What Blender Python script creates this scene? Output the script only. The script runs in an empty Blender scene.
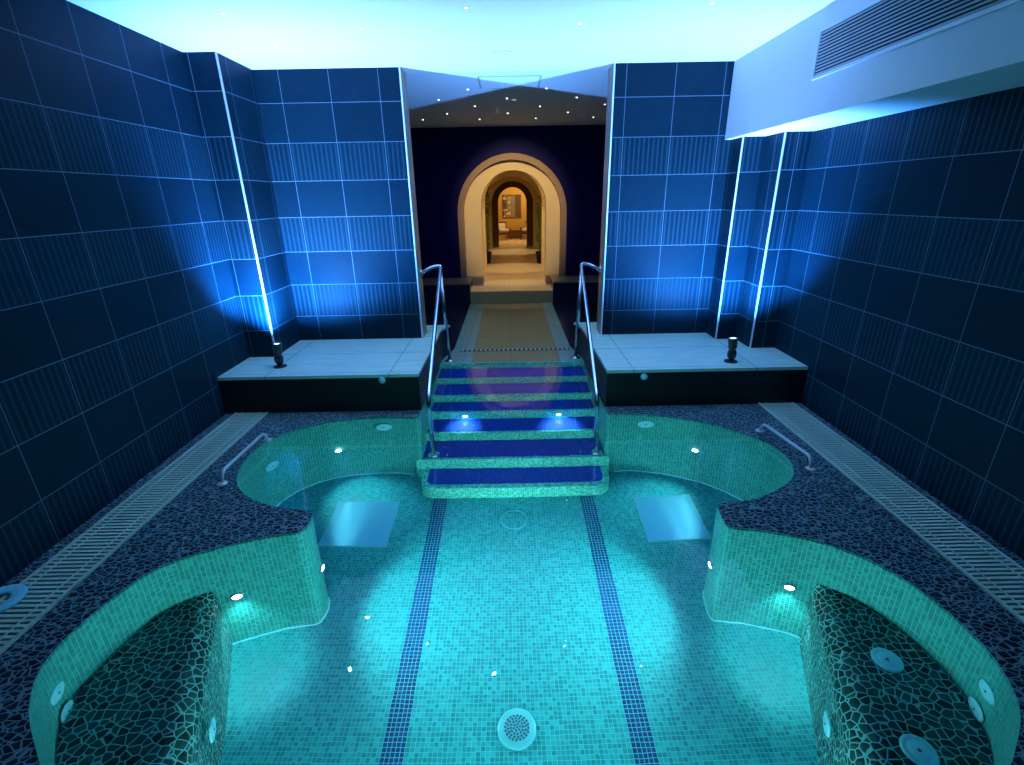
import bpy, bmesh, math, random
from mathutils import Vector, Matrix
from mathutils.geometry import tessellate_polygon
random.seed(7)
PI = math.pi
S = bpy.context.scene
COL = S.collection
R = math.radians

# ------------------------------------------------------------------ render look
S.view_settings.view_transform = 'Standard'
S.view_settings.look = 'None'
S.view_settings.exposure = 0.0
S.view_settings.gamma = 1.0
S.view_settings.use_curve_mapping = False
S.cycles.use_denoising = True
S.cycles.max_bounces = 14
S.cycles.transmission_bounces = 8
S.cycles.diffuse_bounces = 5
S.cycles.sample_clamp_indirect = 4.0
S.cycles.blur_glossy = 0.6
S.cycles.caustics_reflective = False
S.cycles.caustics_refractive = True

# ------------------------------------------------------------------ node helpers
class NT:
    def __init__(s, name):
        s.m = bpy.data.materials.new(name); s.m.use_nodes = True
        s.t = s.m.node_tree; s.t.nodes.clear()
        s.out = s.n('ShaderNodeOutputMaterial')
    def n(s, t, **k):
        nd = s.t.nodes.new(t)
        for a, b in k.items(): setattr(nd, a, b)
        return nd
    def l(s, a, b): s.t.links.new(a, b)
    def put(s, sock, v):
        if hasattr(v, 'is_linked') or hasattr(v, 'links'): s.l(v, sock)
        else: sock.default_value = v
    def math(s, op, a, b=None, c=None, clamp=False):
        nd = s.n('ShaderNodeMath', operation=op); nd.use_clamp = clamp
        s.put(nd.inputs[0], a)
        if b is not None: s.put(nd.inputs[1], b)
        if c is not None: s.put(nd.inputs[2], c)
        return nd.outputs[0]
    def mix(s, f, a, b):
        nd = s.n('ShaderNodeMix', data_type='RGBA')
        s.put(nd.inputs[0], f)
        s.put(nd.inputs[6], a if not isinstance(a, tuple) else (*a, 1) if len(a) == 3 else a)
        s.put(nd.inputs[7], b if not isinstance(b, tuple) else (*b, 1) if len(b) == 3 else b)
        return nd.outputs[2]
    def bsdf(s, color, rough=.5, metal=0., spec=None, normal=None, emis=None, es=0.):
        b = s.n('ShaderNodeBsdfPrincipled')
        s.put(b.inputs['Base Color'], (*color, 1) if isinstance(color, tuple) else color)
        s.put(b.inputs['Roughness'], rough); s.put(b.inputs['Metallic'], metal)
        if spec is not None: s.put(b.inputs['Specular IOR Level'], spec)
        if normal is not None: s.l(normal, b.inputs['Normal'])
        if emis is not None:
            b.inputs['Emission Color'].default_value = (*emis, 1); b.inputs['Emission Strength'].default_value = es
        s.l(b.outputs[0], s.out.inputs[0]); return b
    def bump(s, h, strength=.5, dist=.01):
        b = s.n('ShaderNodeBump'); b.inputs['Strength'].default_value = strength
        b.inputs['Distance'].default_value = dist; s.l(h, b.inputs['Height']); return b.outputs[0]
    def uv(s):
        t = s.n('ShaderNodeTexCoord'); x = s.n('ShaderNodeSeparateXYZ'); s.l(t.outputs['UV'], x.inputs[0])
        return t.outputs['UV'], x.outputs[0], x.outputs[1]
    def obj(s):
        return s.n('ShaderNodeTexCoord').outputs['Object']

def noise(nt, vec, scale, detail=3., rough=.5):
    nd = nt.n('ShaderNodeTexNoise'); nd.inputs['Scale'].default_value = scale
    nd.inputs['Detail'].default_value = detail; nd.inputs['Roughness'].default_value = rough
    if vec is not None: nt.l(vec, nd.inputs['Vector'])
    return nd.outputs[0]

def plain(name, color, rough=.5, metal=0., vary=.12, scale=20., spec=None, bump=0.):
    nt = NT(name); v = nt.obj()
    f = noise(nt, v, scale)
    c = nt.mix(f, tuple(x * (1 - vary) for x in color), tuple(min(1, x * (1 + vary)) for x in color))
    nm = nt.bump(f, bump, .01) if bump else None
    nt.bsdf(c, rough, metal, spec, nm); return nt.m

def emissive(name, color, strength):
    nt = NT(name); nt.bsdf((.8, .85, .9), .3, emis=color, es=strength); return nt.m

# large navy tiles, plain and ribbed courses alternating
def wall_tile():
    nt = NT('navy_wall_tile'); uv, u, v = nt.uv()
    PU, PV = .4875, .359
    up = nt.math('DIVIDE', u, PU); vp = nt.math('DIVIDE', nt.math('SUBTRACT', v, .296), PV)
    fu = nt.math('FRACT', nt.math('ADD', up, 100.)); fv = nt.math('FRACT', nt.math('ADD', vp, 100.))
    row = nt.math('FLOOR', nt.math('ADD', vp, 100.))
    col = nt.math('FLOOR', nt.math('ADD', up, 100.))
    du = nt.math('MINIMUM', fu, nt.math('SUBTRACT', 1., fu)); dv = nt.math('MINIMUM', fv, nt.math('SUBTRACT', 1., fv))
    gu = nt.math('LESS_THAN', du, .0050); gv = nt.math('LESS_THAN', dv, .0075)
    g = nt.math('MAXIMUM', gu, gv)
    odd = nt.math('MODULO', row, 2.)
    rib = nt.math('MULTIPLY', nt.math('GREATER_THAN', odd, .5), nt.math('LESS_THAN', row, 105.5))
    tri = nt.math('ABSOLUTE', nt.math('SUBTRACT', nt.math('FRACT', nt.math('MULTIPLY', fu, 10.)), .5))
    groove = nt.math('SUBTRACT', 1., nt.math('MULTIPLY', tri, 4.), clamp=True)   # 1 in a narrow crest
    groove = nt.math('MULTIPLY', groove, rib)
    cmb = nt.n('ShaderNodeCombineXYZ'); nt.l(row, cmb.inputs[0]); nt.l(col, cmb.inputs[1])
    wn = nt.n('ShaderNodeTexWhiteNoise'); nt.l(cmb.outputs[0], wn.inputs[0])
    mott = noise(nt, uv, 9., 5., .6)
    f = nt.math('ADD', nt.math('MULTIPLY', wn.outputs[0], .45), nt.math('MULTIPLY', mott, .55))
    tile = nt.mix(f, (.002, .014, .025), (.004, .028, .046))
    tile = nt.mix(nt.math('MULTIPLY', groove, .45), tile, (.025, .085, .125))
    c = nt.mix(g, tile, (.10, .18, .24))
    h = nt.math('ADD', nt.math('MULTIPLY', groove, .5), nt.math('MULTIPLY', mott, .05))
    h = nt.math('SUBTRACT', h, nt.math('MULTIPLY', g, .3))
    r = nt.math('ADD', .45, nt.math('MULTIPLY', g, .4))
    nt.bsdf(c, r, 0, .06, nt.bump(h, .5, .006)); return nt.m

def mosaic(name, c1, c2, grout, size=.025, gw=.07, rough=.32, band=None, spec=.25):
    nt = NT(name); uv, u, v = nt.uv()
    up = nt.math('ADD', nt.math('DIVIDE', u, size), 1000.); vp = nt.math('ADD', nt.math('DIVIDE', v, size), 1000.)
    fu = nt.math('FRACT', up); fv = nt.math('FRACT', vp)
    cu = nt.math('FLOOR', up); cv = nt.math('FLOOR', vp)
    du = nt.math('MINIMUM', fu, nt.math('SUBTRACT', 1., fu)); dv = nt.math('MINIMUM', fv, nt.math('SUBTRACT', 1., fv))
    g = nt.math('LESS_THAN', nt.math('MINIMUM', du, dv), gw)
    cmb = nt.n('ShaderNodeCombineXYZ'); nt.l(cu, cmb.inputs[0]); nt.l(cv, cmb.inputs[1])
    wn = nt.n('ShaderNodeTexWhiteNoise'); nt.l(cmb.outputs[0], wn.inputs[0])
    rnd = wn.outputs[0]
    tile = nt.mix(nt.math('POWER', rnd, 1.4), c1, c2)
    if band:
        lim, bc1, bc2 = band
        # two dark lane lines inlaid in the floor mosaic
        sel = None
        for a, b in lim:
            m = nt.math('MULTIPLY', nt.math('GREATER_THAN', cu, a / size + 999.5), nt.math('LESS_THAN', cu, b / size + 999.5))
            sel = m if sel is None else nt.math('MAXIMUM', sel, m)
        tile = nt.mix(sel, tile, nt.mix(rnd, bc1, bc2))
    c = nt.mix(g, tile, grout)
    h = nt.math('SUBTRACT', nt.math('MULTIPLY', rnd, .35), nt.math('MULTIPLY', g, .6))
    nt.bsdf(c, nt.math('ADD', rough, nt.math('MULTIPLY', g, .5)), 0, spec, nt.bump(h, .35, .003)); return nt.m

def pebble(name, d1, d2, grout, scale=21., stretch=(1, 1.35, 1), lo=.035, hi=.10):
    nt = NT(name)
    mp = nt.n('ShaderNodeMapping'); mp.inputs['Scale'].default_value = stretch
    nt.l(nt.obj(), mp.inputs[0])
    ve = nt.n('ShaderNodeTexVoronoi', feature='DISTANCE_TO_EDGE'); ve.inputs['Scale'].default_value = scale
    vc = nt.n('ShaderNodeTexVoronoi', feature='F1'); vc.inputs['Scale'].default_value = scale
    for q in (ve, vc): q.inputs['Randomness'].default_value = .82
    for q in (ve, vc): nt.l(mp.outputs[0], q.inputs['Vector'])
    sp = nt.n('ShaderNodeSeparateColor'); nt.l(vc.outputs['Color'], sp.inputs[0])
    st = nt.mix(sp.outputs[0], d1, d2)
    mr = nt.n('ShaderNodeMapRange', interpolation_type='SMOOTHSTEP'); mr.inputs[1].default_value = lo; mr.inputs[2].default_value = hi
    nt.l(ve.outputs['Distance'], mr.inputs[0])
    c = nt.mix(mr.outputs[0], grout, st)
    dome = nt.n('ShaderNodeMapRange', interpolation_type='SMOOTHSTEP'); dome.inputs[1].default_value = .02; dome.inputs[2].default_value = .35
    nt.l(ve.outputs['Distance'], dome.inputs[0])
    r = nt.math('SUBTRACT', .75, nt.math('MULTIPLY', mr.outputs[0], .4))
    nt.bsdf(c, r, 0, .08, nt.bump(dome.outputs[0], .3, .01)); return nt.m

def stone_slab(name, c1, c2, joint, pu, pv, gw=.012, rough=.4, band=None):
    nt = NT(name); uv, u, v = nt.uv()
    fu = nt.math('FRACT', nt.math('ADD', nt.math('DIVIDE', u, pu), 50.)); fv = nt.math('FRACT', nt.math('ADD', nt.math('DIVIDE', v, pv), 50.))
    du = nt.math('MULTIPLY', nt.math('MINIMUM', fu, nt.math('SUBTRACT', 1., fu)), pu); dv = nt.math('MULTIPLY', nt.math('MINIMUM', fv, nt.math('SUBTRACT', 1., fv)), pv)
    g = nt.math('LESS_THAN', nt.math('MINIMUM', du, dv), gw * .5)
    mp = nt.n('ShaderNodeMapping'); mp.inputs['Scale'].default_value = (2., 7., 1); nt.l(uv, mp.inputs[0])
    f = noise(nt, mp.outputs[0], 1.6, 6., .65)
    mr = nt.n('ShaderNodeMapRange'); mr.inputs[1].default_value = .3; mr.inputs[2].default_value = .7; nt.l(f, mr.inputs[0])
    c = nt.mix(mr.outputs[0], c1, c2)
    if band:
        a, b, k = band
        m = nt.math('MULTIPLY', nt.math('GREATER_THAN', u, a), nt.math('LESS_THAN', u, b))
        c = nt.mix(m, c, nt.mix(mr.outputs[0], k, tuple(x * 1.35 for x in k)))
    c = nt.mix(g, c, joint)
    nt.bsdf(c, rough, 0, .4, nt.bump(f, .15, .004)); return nt.m

def water_mat():
    nt = NT('pool_water')
    b = nt.n('ShaderNodeBsdfGlass'); b.inputs['IOR'].default_value = 1.33; b.inputs['Roughness'].default_value = 0.
    b.inputs['Color'].default_value = (.93, .99, 1, 1)
    mp = nt.n('ShaderNodeMapping'); mp.inputs['Scale'].default_value = (1, 1, 1); nt.l(nt.obj(), mp.inputs[0])
    f = noise(nt, mp.outputs[0], 9., 1.5, .5)
    nt.l(nt.bump(f, .07, .012), b.inputs['Normal'])
    nt.l(b.outputs[0], nt.out.inputs[0]); return nt.m

def panel_mat():
    nt = NT('brushed_floor_steel')
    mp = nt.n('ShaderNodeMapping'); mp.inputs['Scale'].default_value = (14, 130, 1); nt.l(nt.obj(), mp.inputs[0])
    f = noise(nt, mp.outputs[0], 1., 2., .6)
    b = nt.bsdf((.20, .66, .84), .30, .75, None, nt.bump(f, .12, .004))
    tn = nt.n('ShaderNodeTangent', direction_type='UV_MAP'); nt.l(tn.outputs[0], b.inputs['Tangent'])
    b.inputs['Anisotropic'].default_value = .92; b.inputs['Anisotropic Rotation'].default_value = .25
    return nt.m

def painting_mat():
    nt = NT('flower_canvas'); uv, u, v = nt.uv()
    f = noise(nt, uv, 5., 4., .6)
    vo = nt.n('ShaderNodeTexVoronoi'); vo.inputs['Scale'].default_value = 7.; nt.l(uv, vo.inputs['Vector'])
    left = nt.math('LESS_THAN', u, .17)
    mid = nt.math('MULTIPLY', nt.math('GREATER_THAN', u, .15), nt.math('LESS_THAN', u, .5))
    c = nt.mix(f, (.05, .025, .015), (.14, .09, .05))
    c = nt.mix(nt.math('MULTIPLY', mid, .6), c, (.30, .30, .20))
    blob = nt.math('MULTIPLY', nt.math('LESS_THAN', vo.outputs[0], .42), nt.math('LESS_THAN', u, .3))
    c = nt.mix(nt.math('MULTIPLY', blob, nt.math('GREATER_THAN', f, .42)), c, (.75, .55, .5))
    nt.bsdf(c, .6); return nt.m

M = {}
M['tile'] = wall_tile()
M['pool'] = mosaic('green_pool_mosaic', (.012, .21, .18), (.04, .40, .34), (.14, .60, .52))
M['poolfloor'] = mosaic('turquoise_floor_mosaic', (.008, .22, .235), (.028, .40, .42), (.08, .48, .49),
                        band=([(-.725, -.6), (.6, .725)], (.003, .025, .11), (.008, .05, .19)), rough=.45, spec=.15)
M['riser'] = mosaic('bright_green_mosaic', (.012, .34, .24), (.16, .95, .72), (.30, .85, .70), size=.02)
M['tread'] = mosaic('ribbed_blue_tread', (.012, .05, .40), (.025, .09, .60), (.008, .04, .28), size=.028, gw=.1)
M['darkmosaic'] = mosaic('black_mosaic', (.002, .005, .008), (.006, .011, .017), (.012, .02, .026), size=.025, rough=.3)
M['pebble'] = pebble('dark_pebble', (.004, .010, .016), (.016, .036, .048), (.17, .29, .31), 25., (1, 1.5, 1))
M['seatpebble'] = pebble('submerged_pebble', (.006, .026, .026), (.032, .10, .098), (.17, .54, .50), 23., (1, 1.15, 1), .025, .085)
M['ledge'] = stone_slab('pale_ledge_stone', (.48, .72, .58), (.70, .90, .75), (.14, .27, .22), 1.15, .62, .008)
M['walk'] = stone_slab('walkway_stone', (.15, .26, .23), (.24, .36, .31), (.08, .12, .11), .6, .6, .008, band=(-.49, .61, (.22, .17, .08)))
M['lobby'] = plain('dark_navy_stone', (.008, .012, .035), .25)
M['navywall'] = plain('navy_plaster', (.0025, .003, .075), .6, spec=.1)
M['white'] = plain('ceiling_paint', (.80, .82, .84), .8, vary=.02)
M['trim'] = plain('pale_metal_trim', (.80, .84, .88), .35, .0, .05)
M['jamb'] = plain('bronze_jamb', (.30, .25, .20), .4, .3)
M['steel'] = plain('polished_steel', (.72, .76, .80), .14, 1., .04)
M['panelsteel'] = panel_mat()
M['disc'] = plain('white_jet_plastic', (.28, .84, .95), .35, 0, .03)
M['discdark'] = plain('jet_hole', (.03, .08, .10), .5)
M['grate'] = plain('cream_grate', (.52, .70, .54), .45, 0, .08)
M['black'] = plain('black_enamel', (.008, .009, .012), .35)
M['channel'] = plain('drain_channel', (.01, .014, .015), .7)
M['cream'] = plain('cream_plaster', (.72, .56, .30), .8, 0, .05, 6)
M['brownrim'] = plain('taupe_plaster', (.30, .20, .13), .8, 0, .05, 6)
M['wood'] = plain('dark_wood', (.10, .045, .02), .5, 0, .2, 12)
M['yellow'] = plain('ochre_plaster', (.55, .36, .08), .8, 0, .06, 6)
M['hallfloor'] = stone_slab('hall_limestone', (.62, .50, .32), (.72, .60, .40), (.45, .34, .2), .6, .6, .006)
M['stepstone'] = plain('brown_step_stone', (.42, .28, .12), .5, 0, .3, 12)
M['leaf'] = plain('plant_leaf', (.26, .46, .10), .5, 0, .35, 30)
M['stem'] = plain('plant_stem', (.10, .08, .03), .7)
M['cloth'] = plain('white_cushion', (.75, .72, .66), .8)
M['water'] = water_mat()
M['canvas'] = painting_mat()
M['lens'] = emissive('pool_lamp_lens', (.75, .95, 1.), 14.)
M['uplens'] = emissive('uplight_lens', (.35, .65, 1.), 10.)
M['star'] = emissive('star_point', (.85, .95, 1.), 9.)
M['warmlens'] = emissive('warm_lens', (1., .75, .4), 1.)
M['grillegrey'] = plain('grille_metal', (.42, .46, .50), .4, .2, .05)

M['drainplate'] = plain('pale_teal_plate', (.10, .52, .58), .4)
M['lobbyceil'] = plain('lobby_ceiling_cool_light', (.66, .79, .86), .8, vary=.02)  # same ceiling paint, with cool bounce light tinted into the colour
M['satin'] = plain('satin_steel', (.82, .82, .78), .36, .45, .04)

# ------------------------------------------------------------------ mesh helpers
def link(name, bm, mat, parent=None, smooth=False, uvmode='box', u0=(0., 0., 0.), us=(1., 1., 1.), recalc=True):
    if recalc: bmesh.ops.recalc_face_normals(bm, faces=bm.faces)
    if uvmode == 'box':
        lay = bm.loops.layers.uv.verify()
        for f in bm.faces:
            n = f.normal; a = [abs(n.x), abs(n.y), abs(n.z)]
            k = a.index(max(a))
            for lp in f.loops:
                c = lp.vert.co
                q = ((c.x - u0[0]) * us[0], (c.y - u0[1]) * us[1])
                lp[lay].uv = (q[1], c.z) if k == 0 else (q[0], c.z) if k == 1 else q
    me = bpy.data.meshes.new(name); bm.to_mesh(me); bm.free()
    me.materials.append(mat)
    if smooth:
        for p in me.polygons: p.use_smooth = True
    o = bpy.data.objects.new(name, me); COL.objects.link(o)
    if parent: o.parent = parent
    return o

def box(bm, x0, x1, y0, y1, z0, z1, bev=0.):
    r = bmesh.ops.create_cube(bm, size=1.)
    bmesh.ops.scale(bm, vec=(x1 - x0, y1 - y0, z1 - z0), verts=r['verts'])
    bmesh.ops.translate(bm, vec=((x0 + x1) / 2, (y0 + y1) / 2, (z0 + z1) / 2), verts=r['verts'])
    if bev:
        es = list({e for v in r['verts'] for e in v.link_edges})
        bmesh.ops.bevel(bm, geom=es, offset=bev, segments=2, affect='EDGES', profile=.6)

def BX(*a, **k):
    bm = bmesh.new(); box(bm, *a, **k); return bm

def prism(bm, pts, z0, z1):
    lo = [bm.verts.new((x, y, z0)) for x, y in pts]; hi = [bm.verts.new((x, y, z1)) for x, y in pts]
    n = len(pts)
    for i in range(n): bm.faces.new((lo[i], lo[(i + 1) % n], hi[(i + 1) % n], hi[i]))
    for tri in tessellate_polygon([[Vector((x, y, 0)) for x, y in pts]]):
        bm.faces.new([hi[i] for i in tri]); bm.faces.new([lo[i] for i in reversed(tri)])

def flat(bm, pts, z):
    v = [bm.verts.new((x, y, z)) for x, y in pts]
    for tri in tessellate_polygon([[Vector((x, y, 0)) for x, y in pts]]): bm.faces.new([v[i] for i in tri])
    for f in bm.faces:
        f.normal_update()
        if f.normal.z < 0: f.normal_flip()

def lathe(bm, prof, seg=28, mat=None):
    """profile of (r, z) turned about local z; mat places it"""
    rings = []
    for r, z in prof:
        if r < 1e-6: rings.append([bm.verts.new((0, 0, z))])
        else: rings.append([bm.verts.new((r * math.cos(2 * PI * i / seg), r * math.sin(2 * PI * i / seg), z)) for i in range(seg)])
    vs = [v for q in rings for v in q]
    for a, b in zip(rings, rings[1:]):
        for i in range(seg):
            j = (i + 1) % seg
            if len(a) == 1 and len(b) == 1: continue
            if len(a) == 1: bm.faces.new((a[0], b[i], b[j]))
            elif len(b) == 1: bm.faces.new((a[i], a[j], b[0]))
            else: bm.faces.new((a[i], a[j], b[j], b[i]))
    if mat is not None: bmesh.ops.transform(bm, matrix=mat, verts=vs)

def spline(pts, n=8, closed=False):
    out = []; L = len(pts); P = [Vector(p) for p in pts]
    rng = L if closed else L - 1
    for i in range(rng):
        g = lambda k: P[k % L] if closed else P[max(0, min(L - 1, k))]
        p0, p1, p2, p3 = g(i - 1), g(i), g(i + 1), g(i + 2)
        for s in range(n):
            t = s / n
            out.append(.5 * ((2 * p1) + (p2 - p0) * t + (2 * p0 - 5 * p1 + 4 * p2 - p3) * t * t + (3 * p1 - p0 - 3 * p2 + p3) * t ** 3))
    if not closed: out.append(P[-1])
    return out

def fillet(pts, r, n=6):
    """round the inner corners of a polyline"""
    P = [Vector(p) for p in pts]; out = [P[0]]
    for a, b, c in zip(P, P[1:], P[2:]):
        d1 = (a - b); d2 = (c - b); k = min(r, d1.length * .49, d2.length * .49)
        p, q = b + d1.normalized() * k, b + d2.normalized() * k
        for i in range(n + 1):
            t = i / n; out.append(p * (1 - t) ** 2 + b * 2 * t * (1 - t) + q * t * t)
    out.append(P[-1]); return out

def tube(bm, path, r, seg=14):
    P = [Vector(p) for p in path]
    up = Vector((0, 0, 1)); rings = []
    t0 = (P[1] - P[0]).normalized()
    nrm = t0.orthogonal().normalized()
    for i, p in enumerate(P):
        t = (P[min(i + 1, len(P) - 1)] - P[max(i - 1, 0)]).normalized()
        nrm = (nrm - t * nrm.dot(t)).normalized(); b = t.cross(nrm)
        rings.append([bm.verts.new(p + r * (math.cos(2 * PI * k / seg) * nrm + math.sin(2 * PI * k / seg) * b)) for k in range(seg)])
    for a, b in zip(rings, rings[1:]):
        for k in range(seg): bm.faces.new((a[k], a[(k + 1) % seg], b[(k + 1) % seg], b[k]))
    bm.faces.new(list(reversed(rings[0]))); bm.faces.new(rings[-1])

def aim(loc, normal):
    """matrix putting local z along normal at loc"""
    q = Vector(normal).normalized().to_track_quat('Z', 'Y')
    return Matrix.Translation(loc) @ q.to_matrix().to_4x4()

def thing(name, label, cat, loc=(0, 0, 0), group=None, mat=None):
    o = bpy.data.objects.new(name, None); COL.objects.link(o); o.empty_display_size = .1
    if mat is not None: o.matrix_world = mat
    else: o.location = loc
    return tag(o, label, cat, group)
def tag(o, label, cat, group=None):
    o['label'] = label; o['category'] = cat
    if group: o['group'] = group
    return o
def struct(o): o['kind'] = 'structure'; return o
def dup(root, mat, label, group=None):
    r = root.copy(); COL.objects.link(r); r.matrix_world = mat; r['label'] = label
    if group: r['group'] = group
    for ch in list(root.children):
        c = ch.copy(); COL.objects.link(c); c.parent = r; c.matrix_parent_inverse = ch.matrix_parent_inverse.copy()
        for g in list(ch.children):
            d = g.copy(); COL.objects.link(d); d.parent = c
    return r

# ------------------------------------------------------------------ pool outline (deck level, metres)
LEFT = [(-.875, 4.09), (-1.188, 4.127), (-1.592, 4.079), (-1.901, 3.925), (-2.067, 3.702), (-2.111, 3.415), (-2.043, 3.117),
        (-1.89, 2.904), (-1.672, 2.767), (-1.473, 2.705), (-1.375, 2.69), (-1.32, 2.66), (-1.298, 2.59), (-1.298, 2.515),
        (-1.330, 2.462), (-1.41, 2.445), (-1.511, 2.423), (-1.664, 2.369), (-1.882, 2.267), (-2.02, 2.14), (-2.078, 1.985),
        (-2.108, 1.832), (-2.116, 1.659), (-2.075, 1.517), (-1.99, 1.392), (-1.911, 1.31), (-1.836, 1.245), (-1.74, 1.164),
        (-1.60, 1.05), (-1.42, .95), (-1.29, .83), (-1.23, .6), (-1.2, .3)]
RIGHT = [(.89, 4.09), (1.187, 4.087), (1.524, 3.986), (1.815, 3.809), (2.034, 3.538), (2.105, 3.287), (2.039, 3.042),
         (1.886, 2.877), (1.646, 2.74), (1.452, 2.69), (1.37, 2.68), (1.325, 2.65), (1.312, 2.58), (1.300, 2.50),
         (1.308, 2.440), (1.36, 2.422), (1.475, 2.401), (1.635, 2.35), (1.769, 2.293), (1.922, 2.17), (2.012, 2.037), (2.065, 1.882),
         (2.086, 1.71), (2.078, 1.564), (2.034, 1.422), (1.976, 1.317), (1.906, 1.24), (1.807, 1.157), (1.732, 1.10),
         (1.60, 1.02), (1.42, .93), (1.29, .81), (1.23, .6), (1.2, .3)]
FZ, WZ = -1.2, -.015
YL = 5.65            # back end of the stair well = edge of the landing
def half(P, SH):
    top = spline([(x, y, 0) for x, y in P], 8)
    bot = spline([(x + SH.get(i, (0, 0))[0], y + SH.get(i, (0, 0))[1], 0) for i, (x, y) in enumerate(P)], 8)
    return top, bot
lt, lb = half(LEFT, {}); rt, rb = half(RIGHT, {})
XL, XR = -.875, .89
# one closed ring: landing edge, right side down to the near end, left side back up
ring_t = [Vector((XR, YL, 0)), Vector((XR, 4.9, 0)), Vector((XR, 4.3, 0))] + rt + list(reversed(lt)) + [Vector((XL, 4.3, 0)), Vector((XL, 4.9, 0)), Vector((XL, YL, 0))]
ring_b = [Vector((XR, YL, 0)), Vector((XR, 4.9, 0)), Vector((XR, 4.3, 0))] + rb + list(reversed(lb)) + [Vector((XL, 4.3, 0)), Vector((XL, 4.9, 0)), Vector((XL, YL, 0))]

# pool walls
bm = bmesh.new(); lay = bm.loops.layers.uv.verify()
NZ = 6; arc = 0.; cols = []
N = len(ring_t)
for i in range(N + 1):
    a, b = ring_t[i % N], ring_b[i % N]
    if i: arc += (ring_t[i % N] - ring_t[i - 1]).length
    cols.append((arc, [bm.verts.new((a.x + (b.x - a.x) * k / NZ, a.y + (b.y - a.y) * k / NZ, FZ * k / NZ)) for k in range(NZ + 1)]))
for (u1, c1), (u2, c2) in zip(cols, cols[1:]):
    for k in range(NZ):
        f = bm.faces.new((c1[k], c1[k + 1], c2[k + 1], c2[k]))
        for lp, uvv in zip(f.loops, ((u1, FZ * k / NZ), (u1, FZ * (k + 1) / NZ), (u2, FZ * (k + 1) / NZ), (u2, FZ * k / NZ))): lp[lay].uv = uvv
pw = struct(link('pool_basin', bm, M['pool'], smooth=False, uvmode=None, recalc=False))
for p in pw.data.polygons: p.use_smooth = True
# pool floor
bm = bmesh.new(); box(bm, -2.6, 2.6, .0, 5.8, FZ - .1, FZ)
struct(link('pool_floor', bm, M['poolfloor']))
# pale line where the wall meets the floor
bm = bmesh.new()
tube(bm, [(p.x, p.y, FZ + .004) for p in ring_b[6:-6]], .007, 6)
struct(link('pool_floor_trim', bm, M['disc']))
# water
bm = bmesh.new(); flat(bm, [(p.x, p.y) for p in ring_t], WZ)
w = link('pool_water', bm, M['water'], recalc=False)
w['kind'] = 'stuff'; tag(w, 'clear turquoise pool water filling the curved pool below the steps', 'water')
# pebble deck round the pool
RX0, RX1 = -2.75, 2.78
bm = bmesh.new()
deck = [(RX0, -2), (RX1, -2), (RX1, 4.3), (XR, 4.3)] + [(p.x, p.y) for p in rt] + [(p.x, p.y) for p in reversed(lt)] + [(XL, 4.3), (RX0, 4.3)]
prism(bm, deck, -.06, 0.)
bmesh.ops.delete(bm, geom=[f for f in bm.faces if f.calc_center_median().z < -.001], context='FACES')
struct(link('floor', bm, M['pebble']))

# ------------------------------------------------------------------ room shell
def wall(name, *a, u0=(-2.225, 3.288, 0), us=(1, 1.1156, 1), mat='tile'):
    return struct(link(name, BX(*a), M[mat], u0=u0, us=us))
CZ = 3.1; LZ = .37
wall('wall_left', RX0 - .15, RX0, -2, 5.9, -.1, CZ, u0=(-2.225, 3.288, 0))
wall('wall_right', RX1, RX1 + .15, -2, 5.9, -.1, CZ, u0=(-2.225, 3.305, 0), us=(1, 1.13, 1))
wall('wall_near', RX0, RX1, -2.15, -2, -.1, CZ)
FY = 5.52; TY = 5.77
wall('wall_front_left', -2.47, -1.035, FY, TY, LZ, CZ)
wall('wall_front_right', 1.065, 2.30, FY, TY, LZ, CZ)
wall('wall_corner_left', RX0, -2.47, 4.89, TY, LZ, CZ)
wall('wall_corner_right', 2.30, 2.52, 5.25, TY, LZ, CZ)
wall('wall_corner_right_outer', 2.52, RX1, 4.89, TY, LZ, CZ)
struct(link('ceiling', BX(RX0 - .15, RX1 + .15, -2.15, TY, CZ, CZ + .12), M['white']))
struct(link('ceiling_lobby', BX(RX0 - .15, RX1 + .15, TY, 10.2, CZ, CZ + .12), M['lobbyceil']))
struct(link('ceiling_bulkhead', BX(2.235, RX1, -2, FY, 2.41, CZ), M['white']))
# bright corner trims
def strip(n, x, y, z0, z1, w=.0075):
    struct(link('trim_%d' % n, BX(x - w, x + w, y - w, y + w, z0, z1, bev=.003), M['trim']))
strip(1, -2.468, 4.888, LZ, CZ); strip(2, -1.035, FY, LZ, CZ); strip(3, 1.065, FY, LZ, CZ)
strip(4, 2.302, 5.248, LZ, 2.41); strip(5, 2.522, 4.888, LZ, 2.41)
struct(link('trim_6', BX(-1.034, -1.022, FY + .012, TY, LZ, CZ), M['jamb']))
struct(link('trim_7', BX(1.052, 1.064, FY + .012, TY, LZ, CZ), M['jamb']))
# lobby behind the opening
wall('wall_lobby_left', -1.95, -1.8, TY, 10.2, -.1, CZ, mat='navywall')
wall('wall_lobby_right', 1.95, 2.10, TY, 10.2, -.1, CZ, mat='navywall')
struct(link('floor_lobby', BX(-1.8, 1.95, 6.13, 9.9, -.1, -.008), M['lobby']))
# walkway and landing
bm = bmesh.new()
prism(bm, [(XL - .03, YL), (XR + .03, YL), (.80, 6.3), (.80, 9.21), (-.76, 9.21), (-.76, 6.3)], -.1, 0.)
struct(link('floor_walkway', bm, M['walk'], u0=(0, .2, 0)))
t = thing('slot_drain', 'narrow dark slotted drain across the stone landing above the pool steps', 'drain', (.06, 6.18, 0))
bm = bmesh.new(); box(bm, -.72, .72, -.04, .04, .001, .003); link('channel', bm, M['channel'], t)
bm = bmesh.new()
for k in range(24): box(bm, -.71 + k * .06, -.71 + k * .06 + .028, -.036, .036, .003, .006)
link('slots', bm, M['grillegrey'], t)

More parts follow.
